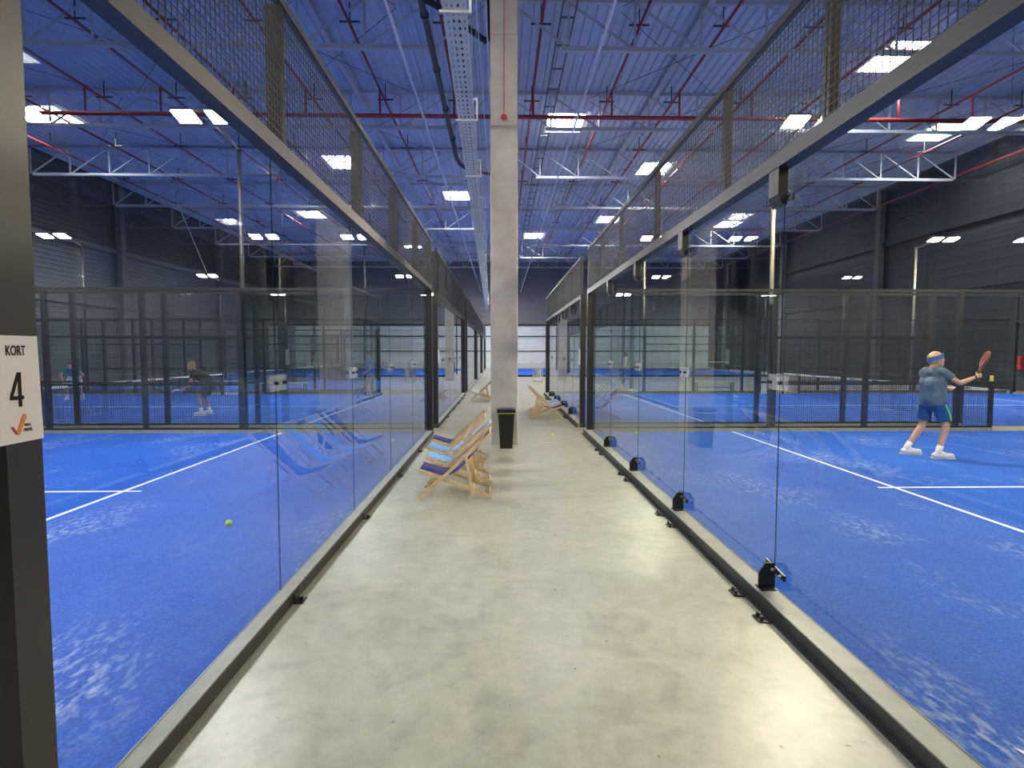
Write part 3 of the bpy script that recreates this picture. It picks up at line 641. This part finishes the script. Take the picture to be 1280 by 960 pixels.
# ------------------------------------------------------------------ deck chairs
def deck_chair(canvas, label, x, y, rz, group):
    t = thing('deck_chair', label, 'deck chair', (x, y, 0), rz, group)
    W = .56
    def rail(name, a, b, yy, wd=.022, ht=.036):
        return obj(name, cached((name, a, b, wd), lambda: MB().bar((a[0], 0, a[1]), (b[0], 0, b[1]), wd, ht), M['wood']), parent=t, loc=(0, yy, 0))
    for yy in (.013, W - .013): rail('back_rail', (.01, .022), (.885, .82), yy)
    for yy in (.045, W - .045): rail('seat_rail', (-.01, .365), (.885, .027), yy)
    for yy in (-.016, W + .016): rail('prop_leg', (.575, .545), (.66, .065), yy, .022, .036)
    def cross(name, px, pz, y0, y1, r=.014):
        return obj(name, cached((name, px, pz), lambda: MB().tube([(px, y0, pz), (px, y1, pz)], r, 8), M['wood'], True), parent=t)
    cross('crossbar', .870, .806, .027, W - .027, .017); cross('crossbar', .07, .075, .027, W - .027)
    cross('crossbar', .015, .356, .059, W - .059, .017); cross('crossbar', .86, .037, .059, W - .059, .012); cross('crossbar', .655, .09, -.004, W + .004, .012)
    for yy in (.045, W - .045):
        for k in range(3):
            obj('notch', cached(('notch', k), lambda: MB().tube([(.64 + .07 * k, -.013, .150 - .027 * k), (.64 + .07 * k, .013, .150 - .027 * k)], .018, 8), M['wood']), parent=t, loc=(0, yy, 0))
    # sling
    pts = [(.006, .378), (.10, .350), (.20, .318), (.30, .300), (.38, .305), (.46, .345), (.56, .440), (.66, .560), (.76, .685), (.86, .815), (.886, .822)]
    mb = MB(); V = []; a, b = .075, W - .075; th = .004
    def cl(canv):
        V = []; n = len(pts)
        for (px, pz) in pts:
            for yy in (a, b): V.append((px, yy, pz))
        for (px, pz) in pts:
            for yy in (a, b): V.append((px + th * .6, yy, pz - th))
        Fc = []
        for i in range(n - 1):
            Fc.append((2 * i, 2 * i + 1, 2 * i + 3, 2 * i + 2)); o = 2 * n
            Fc.append((o + 2 * i + 2, o + 2 * i + 3, o + 2 * i + 1, o + 2 * i))
            Fc.append((2 * i, 2 * i + 2, o + 2 * i + 2, o + 2 * i)); Fc.append((2 * i + 1, o + 2 * i + 1, o + 2 * i + 3, 2 * i + 3))
        return MB().add(V, Fc)
    obj('sling', cached(('sling', canvas), lambda: cl(canvas), M[canvas], True), parent=t)
    return t
G1 = 'deck chairs before the column'
deck_chair('navy', 'wooden deck chair with navy sling, nearest of the row before the column', -1.0, 6.63, 0, G1)
deck_chair('sky', 'light blue deck chair right behind the nearest navy one', -1.01, 7.42, .02, G1)
deck_chair('sky', 'light blue deck chair, third of the row, next to the last navy one', -1.12, 8.22, -.02, G1)
deck_chair('navy', 'navy deck chair at the end of the row, closest to the bin', -1.13, 8.98, 0, G1)
G2 = 'deck chairs past the column facing the other glass'
deck_chair('navy', 'navy deck chair past the column by the clamp bracket glass, front of its row', 1.66, 15.1, math.pi, G2)
deck_chair('sky', 'light blue deck chair second in the row past the column', 1.68, 15.95, math.pi, G2)
deck_chair('sky', 'light blue deck chair last in the row past the column', 1.70, 16.8, math.pi, G2)
deck_chair('pale', 'pale striped deck chair half hidden behind the column, KORT sign side', -1.10, 19.9, 0, 'far deck chairs')
deck_chair('pale', 'second pale deck chair half hidden behind the column', -1.12, 20.7, 0, 'far deck chairs')
deck_chair('pale', 'lone pale deck chair in front of the distant blue court', 1.9, 33.0, -math.pi / 2, 'far deck chairs')
# ------------------------------------------------------------------ bin, balls, benches
bn = thing('waste_bin', 'slim black waste bin with purple lid standing against the concrete column', 'bin', (.10, 10.33, 0))
obj('body', MB().add([(-.115, -.12, .001), (.115, -.12, .001), (.115, .12, .001), (-.115, .12, .001), (-.15, -.16, .66), (.15, -.16, .66), (.15, .16, .66), (-.15, .16, .66)],
    [(0, 3, 2, 1), (4, 5, 6, 7), (0, 1, 5, 4), (1, 2, 6, 5), (2, 3, 7, 6), (3, 0, 4, 7)]), M['bin'], bn)
obj('liner_edge', MB().bevbox(-.154, .154, -.164, .164, .655, .675, .02), M['yellow'], bn)['label'] = 'yellow liner edge under the lid'
ld = obj('lid', MB().bevbox(-.172, .172, -.182, .182, .676, .735, .03), M['bin'], bn)
obj('lid_insert', MB().bevbox(-.11, .12, -.14, .14, .736, .748, .03), M['purple'], ld)['label'] = 'purple lid insert'
def tball(x, y, z, label):
    o = obj('padel_ball', cached(('padel_ball',), lambda: MB().ball((0, 0, 0), .033, 16, 10), M['ball'], True), loc=(x, y, z)); return tag(o, label, 'ball', 'padel balls')
tball(-2.80, 5.64, .046, 'yellow-green ball on the blue turf near the KORT sign')
tball(-2.14, 10.9, .046, 'pale ball on turf close to the reflection of the deck chairs')
tball(1.10, 11.7, .034, 'yellow ball lying on the concrete walkway past the column')
tball(2.95, 11.9, .046, 'whitish ball on turf behind the clamp bracket glass')
tball(11.7, 16.5, .046, 'ball on the second court turf behind the man')
def bench(x0, x1, y, label, bags=False):
    t = thing('bench', label, 'bench', ((x0 + x1) / 2, y, 0), 0, 'benches between the courts'); h = (x1 - x0) / 2
    obj('seat', MB().box(-h, h, -.17, .17, .44, .48), M['white'], t)
    for sx in (-1, 1):
        for yy in (-.13, .13): obj('leg', MB().box(sx * (h - .08) - .02, sx * (h - .08) + .02, yy - .02, yy + .02, .001, .439), M['steel'], t)
    obj('stretcher', MB().box(-h + .1, h - .1, -.015, .015, .2, .23), M['steel'], t)
bench(8.7, 10.5, 24.6, 'pale topped bench beyond the second court on the player side')
bench(-10.3, -8.4, 24.05, 'pale topped bench with dark bags beyond second court, KORT sign side')
for i, (x, lb) in enumerate(((-9.7, 'dark sports bag on the bench, wider of the two'), (-8.95, 'dark sports bag on the bench, smaller of the two'))):
    b = thing('sports_bag', lb, 'bag', (x, 24.05, .481), 0, 'bags on the bench')
    k = 1 - .25 * i
    obj('body', MB().ball((0, 0, .13), (.30 * k, .15, .13), 14, 8), M['bag'], b, smooth=True)
    obj('handle', MB().tube([(-.12 * k, 0, .23), (-.06 * k, 0, .31), (.06 * k, 0, .31), (.12 * k, 0, .23)], .012, 6), M['grip'], b)
cn = thing('ball_tube', 'yellow tube with black cap standing on the second court net post', 'tube', (XR + 10, 13.22, .932))
obj('body', MB().tube([(0, 0, 0), (0, 0, .30)], .037, 12), M['yellow'], cn, smooth=True); obj('cap', MB().tube([(0, 0, .30), (0, 0, .34)], .040, 12), M['grip'], cn, smooth=True)
tag(obj('red_wall_box', MB().bevbox(23.9, 24.1, 24.95, 25.35, 1.0, 1.6, .02), M['red']), 'small red box on the dark wall behind the racket', 'box')
pc = tag(obj('paper_sheet', MB().add([(2.315, 2.350, .016), (2.335, 2.140, .014), (2.455, 2.140, .014), (2.455, 2.190, .016), (2.315, 2.350, .018), (2.335, 2.140, .016), (2.455, 2.140, .016), (2.455, 2.190, .018)], [(0, 3, 2, 1), (4, 5, 6, 7), (0, 1, 5, 4), (1, 2, 6, 5), (2, 3, 7, 6), (3, 0, 4, 7)]), M['white']), 'corner of a white sheet lying on the turf by the near kerb', 'paper')

# ------------------------------------------------------------------ people
def remesh(name, mb, mat, parent, voxel, smooth=6):
    me = mb.mesh(name, mat); o = bpy.data.objects.new(name, me); COL.objects.link(o)
    r = o.modifiers.new('r', 'REMESH'); r.mode = 'VOXEL'; r.voxel_size = voxel; r.use_smooth_shade = True
    sm = o.modifiers.new('s', 'SMOOTH'); sm.iterations = smooth; sm.factor = .5
    dg = bpy.context.evaluated_depsgraph_get(); m2 = bpy.data.meshes.new_from_object(o.evaluated_get(dg))
    o.modifiers.clear(); o.data = m2; m2.name = name; m2.materials.clear(); m2.materials.append(mat)
    m2.polygons.foreach_set('use_smooth', [True] * len(m2.polygons))
    o.parent = parent; return o
V3 = Vector
def lerp(a, b, t): return V3(a) * (1 - t) + V3(b) * t
def hand(mb, wrist, d, nrm, curl, r=1.0):
    """palm + four fingers + thumb; d = pointing direction, nrm = palm normal (fingers curl towards it)"""
    d = V3(d).normalized(); nrm = V3(nrm); nrm = (nrm - d * nrm.dot(d)).normalized(); side = d.cross(nrm)
    w_ = V3(wrist)
    for q in (-.028, -.009, .009, .028): mb.cap(w_ + side * q * .6, w_ + d * .09 + side * q, .014 * r, .0125 * r, 8)
    for q, L in ((-.031, .062), (-.010, .076), (.011, .080), (.031, .070)):
        p = w_ + d * .09 + side * q; ang = curl * .55; dirv = d
        for k in range(3):
            dirv = (d * math.cos(ang) + nrm * math.sin(ang)); e = p + dirv * (L * (.45, .32, .25)[k])
            mb.cap(p, e, (.0105, .0095, .0085)[k] * r, (.0095, .0085, .0075)[k] * r, 7); p = e; ang += curl
    p = w_ + d * .025 + side * .032; dv = (d * .6 + side * .55 + nrm * .45).normalized()
    e = p + dv * .045; mb.cap(p, e, .0135 * r, .0115 * r, 7); mb.cap(e, e + (dv + nrm * curl * .9 - side * curl * .5).normalized() * .035, .0115 * r, .009 * r, 7)
def person(name, label, loc, rz, J, cl, voxel=.012, group=None, face=0.0, tiltx=0.0, hair_long=False, curlR=.9, curlL=.45, hs=1.0, tw=1.0, ft=1.0):
    """J: joint dict in local metres, facing +x, left is +y. cl: materials."""
    t = thing(name, label, 'person', loc, rz, group)
    J = {k: V3(v) for k, v in J.items()}
    mb = MB(); hd = J['head']
    # torso
    pel, ch, nk = J['pelvis'], J['chest'], J['neck']
    shv = (J['shL'] - J['shR']); shn = shv.normalized()
    def torso(m, g, lo, hip=True):
        m.cap(ch + shn * .085 * tw, pel + shn * .075 * tw, .115 * tw + g, .105 * tw + g, 14); m.cap(ch - shn * .085 * tw, pel - shn * .075 * tw, .115 * tw + g, .105 * tw + g, 14)
        m.cap(lerp(ch, pel, .1), lerp(ch, pel, .95), .125 + g, .125 + g, 14)
        m.cap(J['shL'] - shn * .03, J['shR'] + shn * .03, .068 + g, .068 + g, 12)
        m.cap(lerp(J['shL'], nk, .35), lerp(ch, pel, .15) + shn * .09, .07 + g, .09 + g, 12); m.cap(lerp(J['shR'], nk, .35), lerp(ch, pel, .15) - shn * .09, .07 + g, .09 + g, 12)
        m.cap(lerp(nk, J['shL'], .25), lerp(J['shL'], nk, .2), .05 + g * .5, .052 + g, 10); m.cap(lerp(nk, J['shR'], .25), lerp(J['shR'], nk, .2), .05 + g * .5, .052 + g, 10)
    torso(mb, 0, 0)
    mb.cap(nk, lerp(nk, hd, .75), .058, .055, 12)
    RM = Euler((0, tiltx, face)).to_matrix() * hs
    H = lambda x, y, z: hd + RM @ V3((x, y, z))
    mb.ball(H(-.012, 0, .025), (.098, .078, .100), 18, 12, RM); mb.ball(H(.022, 0, -.055), (.068, .058, .068), 16, 10, RM)
    mb.cap(H(.088, 0, .005), H(.108, 0, -.032), .011, .016, 8); mb.ball(H(.076, 0, -.098), (.022, .026, .018), 10, 6, RM)
    mb.cap(H(.078, -.028, .025), H(.078, .028, .025), .014, .014, 8)
    mb.cap(H(.084, -.018, -.066), H(.084, .018, -.066), .009, .009, 8)
    for q in (-1, 1): mb.ball(H(-.01, q * .081, -.012), (.022, .010, .034), 10, 8, RM)
    for q in 'LR':
        sh, el, wr, hp, kn, an = (J[k + q] for k in ('sh', 'el', 'wr', 'hip', 'kn', 'an'))
        mb.cap(sh, el, .052, .040, 12); mb.cap(el, lerp(el, wr, .35), .040, .041, 12); mb.cap(lerp(el, wr, .3), wr, .041, .026, 12)
        mb.cap(hp, kn, .088, .056, 14); mb.cap(kn, lerp(kn, an, .35), .054, .058, 12); mb.cap(lerp(kn, an, .3), an, .058, .036, 12)
        tq = J.get('toe' + q); mb.cap(an + V3((0, 0, -.03)), tq + V3((0, 0, .0)), .036, .030, 10)
        hdv = J.get('hd' + q, (wr - el)); nr = J.get('hn' + q, V3((0, 0, -1)))
        hand(mb, wr, hdv, nr, curlR if q == 'R' else curlL)
    body = remesh('body', mb, M[cl['skin']], t, voxel)
    # clothes
    m = MB(); torso(m, .022, 0)
    lo = lerp(pel, ch, cl.get('hem', -.08))
    m.cap(lerp(pel, ch, .3), lo, .168 * tw, .165 * tw, 16, .95, (False, True))
    if 'hem' in cl:
        for q in (-1, 1): m.cap(lerp(pel, ch, .25) + shn * .075 * q, lo + shn * .088 * q, .136, .140, 14, .95, (False, True))
    for q in 'LR':
        sh, el = J['sh' + q], J['el' + q]; m.cap(sh, lerp(sh, el, cl.get('sleeve', .55)), .075, .066, 12, 1, (False, True))
    remesh('shirt', m, M[cl['shirt']], t, voxel * 1.15, 5)
    m = MB(); m.cap(lerp(pel, ch, .12), pel - V3((0, 0, .06)), .15, .15, 16)
    for q in 'LR':
        hp, kn = J['hip' + q], J['kn' + q]; m.cap(hp + V3((0, 0, .03)), lerp(hp, kn, cl.get('short', .72)), .112, .102, 14, 1, (False, True))
    so = remesh('shorts', m, M[cl['shorts']], t, voxel * 1.15, 4)
    if cl.get('stripe'):
        hp, kn = J['hipR'], J['knR']; d = cl['stripe']
        a, b = hp + V3(d) * .10 + V3((0, 0, .0)), lerp(hp, kn, .70) + V3(d) * .108
        sp = obj('stripe', MB().bar(a, lerp(a, b, .5) + V3(d) * .012, .045, .02).bar(lerp(a, b, .5) + V3(d) * .012, b, .045, .02), M['green'], so)
        sp['label'] = 'bright green side stripe'
    for q in 'LR':
        an, tq, kn = J['an' + q], J['toe' + q], J['kn' + q]
        fd = (tq - an); fd.z = 0; fd.normalize()
        m = MB(); gz = J['toe' + q].z - .04 + .012
        base = V3((an.x, an.y, 0))
        m.ball(base + fd * .16 * ft + V3((0, 0, gz + .035)), .048, 12, 8); m.cap(base - fd * .045 * ft + V3((0, 0, gz + .045)), base + fd * .15 * ft + V3((0, 0, gz + .038)), .046, .046, 12)
        m.cap(base - fd * .02 + V3((0, 0, gz + .05)), base + V3((0, 0, gz + .10)), .048, .044, 12); m.cap(base + fd * .03 + V3((0, 0, gz + .08)), base + fd * .13 + V3((0, 0, gz + .05)), .040, .038, 12)
        sho = remesh('shoe', m, M[cl.get('shoe', 'shoe')], t, voxel * .9, 4)
        ms = MB(); pr = [(-.10, -.028), (-.07, -.043), (.06, -.040), (.16, -.050), (.205, -.030), (.215, 0), (.205, .030), (.16, .050), (.06, .040), (-.07, .043), (-.10, .028)]
        sd = V3((-fd.y, fd.x, 0)); ms.prism([((base + fd * a * ft + sd * b).x, (base + fd * a * ft + sd * b).y) for a, b in pr], gz - .02, gz + .006)
        obj('sole', ms, M['sole'], sho)
        up = (kn - an).normalized(); m = MB().cap(an + up * -.02, an + up * .11, .047, .050, 12, 1, (False, True)); obj('sock', m, M[cl.get('sock', 'shoe')], t, smooth=True)
    # hair
    m = MB(); m.ball(H(-.022, 0, .042), (.101, .086, .098), 18, 12, RM); m.ball(H(-.045, 0, -.005), (.075, .078, .085), 14, 10, RM)
    if hair_long: m.ball(H(-.06, 0, -.05), (.06, .075, .09), 14, 10, RM)
    if cl.get('bald'): m = MB(); m.ball(H(-.03, 0, .03), (.090, .0835, .080), 18, 12, RM); m.ball(H(-.04, 0, -.01), (.072, .079, .075), 14, 10, RM)
    obj('hair', m, M[cl['hair']], t, smooth=True)
    if cl.get('band'):
        n = 24; mbb = MB(); V = []
        for r_, zz in ((1.0, -.034), (1.03, 0), (1.0, .034)):
            for k in range(n):
                a = 2 * math.pi * k / n; V.append(H(-.012 + .108 * r_ * math.cos(a), .090 * r_ * math.sin(a), .03 + zz + .028 * math.cos(a)))
        mbb.add(V, [(i * n + k, i * n + (k + 1) % n, (i + 1) * n + (k + 1) % n, (i + 1) * n + k) for i in range(2) for k in range(n)])
        obj('headband', mbb, M['band'], t, smooth=True)
    for q in (-1, 1): obj('eye', MB().ball(H(.080, q * .032, .008), .011, 8, 6), M['eye'], t, smooth=True)
    obj('mouth', MB().cap(H(.089, -.022, -.066), H(.089, .022, -.066), .006, .006, 8), M['mouth'], t, smooth=True)
    if cl.get('watch'):
        for q in cl['watch']:
            a, b = lerp(J['el' + q], J['wr' + q], .93), lerp(J['el' + q], J['wr' + q], 1.0); obj('wristband', MB().cap(a, b, .034, .033, 10, 1, (True, True)), M['grip'], t)
    return t
def racket(name, label, loc, axis, nrm, mat='racket', scale=1.0):
    """padel racket: origin at the grip, axis to the tip"""
    z = V3(axis).normalized(); y = V3(nrm); y = (y - z * y.dot(z)).normalized(); x = y.cross(z)
    t = thing(name, label, 'racket', loc); t.rotation_euler = Matrix((x, y, z)).transposed().to_euler()
    n = 28; th = .019
    def outline(k, f=1.0):
        a = 2 * math.pi * k / n; r = .125 - .0 * math.cos(a)
        px = .128 * math.sin(a) * (1 - .10 * math.cos(a)) * f; pz = .285 - .143 * math.cos(a) * f
        return px, pz
    mb = MB(); V = []
    for yy, f in ((-th, .96), (-th * .6, 1), (th * .6, 1), (th, .96)):
        for k in range(n): px, pz = outline(k, f); V.append((px, yy, pz))
    Fc = [(i * n + k, (i + 1) * n + k, (i + 1) * n + (k + 1) % n, i * n + (k + 1) % n) for i in range(3) for k in range(n)]
    Fc += [tuple(range(n)), tuple(3 * n + k for k in range(n - 1, -1, -1))]
    obj('blade', mb.add(V, Fc), M[mat], t)
    hol = MB()
    for i in range(-3, 4):
        for j in range(-3, 4):
            if i * i + j * j <= 9: hol.tube([(i * .028, -th - .0008, .29 + j * .028), (i * .028, th + .0008, .29 + j * .028)], .0065, 8)
    stuff(obj('hole_pattern', hol, M['grip'], t))
    obj('throat', MB().bar((-.012, 0, .05), (-.06, 0, .19), .02, .03).bar((.012, 0, .05), (.06, 0, .19), .02, .03), M[mat], t)
    obj('grip', MB().tube([(0, 0, -.07), (0, 0, .07)], .017, 10), M['grip'], t, smooth=True)
    return t
man = dict(pelvis=(-.07, 0, .98), chest=(-.09, 0, 1.27), neck=(-.10, 0, 1.50), head=(-.055, -.01, 1.665),
    shR=(-.03, -.15, 1.45), elR=(.17, -.26, 1.27), wrR=(.43, -.22, 1.375), shL=(-.15, .15, 1.42), elL=(.05, .28, 1.20), wrL=(.30, .30, 1.17),
    hipR=(-.03, -.10, .92), knR=(.06, -.14, .53), anR=(-.06, -.17, .11), toeR=(.11, -.19, .04), hipL=(-.11, .10, .92), knL=(-.13, .16, .52), anL=(-.34, .21, .12), toeL=(-.18, .20, .045),
    hdR=(.8, .1, .25), hnR=(-.2, .9, 0), hdL=(.95, -.1, -.15), hnL=(0, -.4, .9))
person('person', 'man in slate blue shirt, blue shorts and headband swinging a racket on the court', (7.42, 9.2, .013), math.radians(-6), man,
       dict(skin='skin', shirt='shirt', shorts='shorts', stripe=(.35, -.94, 0), hair='blond', band=True, watch='RL', bald=True, hem=-.36), .010, tiltx=-.12, hs=1.12, tw=.95, ft=1.2, face=-.05)
racket('racket', 'maroon padel racket held up by the man in the slate blue shirt', (7.42 + .465, 9.2 - .24, 1.415), (.36, .0, .93), (.80, -.38, -.3))
kid = dict(pelvis=(-.26, 0, .92), chest=(.0, 0, 1.13), neck=(.17, 0, 1.26), head=(.27, -.01, 1.40),
    shR=(.10, -.17, 1.20), elR=(.22, -.25, .95), wrR=(.40, -.14, .80), shL=(.10, .17, 1.20), elL=(.16, .25, .94), wrL=(.36, .12, .78),
    hipR=(-.26, -.10, .87), knR=(-.02, -.15, .50), anR=(-.13, -.18, .11), toeR=(.05, -.20, .04), hipL=(-.26, .10, .87), knL=(-.02, .15, .50), anL=(-.08, .17, .11), toeL=(.10, .18, .04),
    hdR=(.7, .2, -.3), hnR=(0, .8, -.2), hdL=(.7, -.2, -.3), hnL=(0, -.8, -.2))
person('person', 'crouching blond player in black shirt and dark shorts waiting on the second court', (-8.5, 15.8, .013), math.pi, kid,
       dict(skin='skin', shirt='black_cloth', shorts='grey_cloth', hair='blond', sleeve=.6), .014)
racket('racket', 'racket held low in front by the crouching blond player', (-8.5 - .47, 15.92, .76), (.72 * -1, 0, -.25), (0, .35, .9), 'shoe')
tealJ = dict(pelvis=(-.18, 0, .92), chest=(.12, 0, 1.12), neck=(.30, 0, 1.22), head=(.41, 0, 1.30),
    shR=(.22, -.18, 1.16), elR=(.20, -.34, .95), wrR=(.26, -.26, .72), shL=(.22, .18, 1.16), elL=(.20, .34, .95), wrL=(.26, .26, .72),
    hipR=(-.18, -.10, .87), knR=(.10, -.20, .50), anR=(-.05, -.24, .11), toeR=(.13, -.26, .04), hipL=(-.18, .10, .87), knL=(.10, .20, .50), anL=(-.05, .24, .11), toeL=(.13, .26, .04))
person('person', 'player in teal top bent over beyond the second court net', (-16.0, 21.0, .013), math.radians(-70), tealJ,
       dict(skin='skin_far', shirt='teal', shorts='pale', hair='dark_hair'), .016)
standJ = dict(pelvis=(0, 0, .97), chest=(.0, 0, 1.27), neck=(.0, 0, 1.50), head=(.03, 0, 1.66),
    shR=(0, -.19, 1.44), elR=(-.02, -.26, 1.16), wrR=(.17, -.20, 1.0), shL=(0, .19, 1.44), elL=(-.02, .26, 1.16), wrL=(.17, .20, 1.0),
    hipR=(0, -.10, .92), knR=(.04, -.11, .52), anR=(-.02, -.12, .11), toeR=(.15, -.14, .04), hipL=(0, .10, .92), knL=(.10, .12, .52), anL=(.12, .14, .11), toeL=(.29, .16, .04))
person('person', 'man in bright blue top and khaki shorts standing in a second court corner', (-5.1, 21.6, .013), math.radians(200), standJ,
       dict(skin='skin_far', shirt='blue_cloth', shorts='khaki', hair='dark_hair', short=.85), .016)
person('person', 'distant person in white top and blue shorts beyond the second court, player side', (6.55, 28.8, .001), math.radians(185), standJ,
       dict(skin='skin_far', shirt='white', shorts='blue_cloth', hair='dark_hair', short=.85), .018)
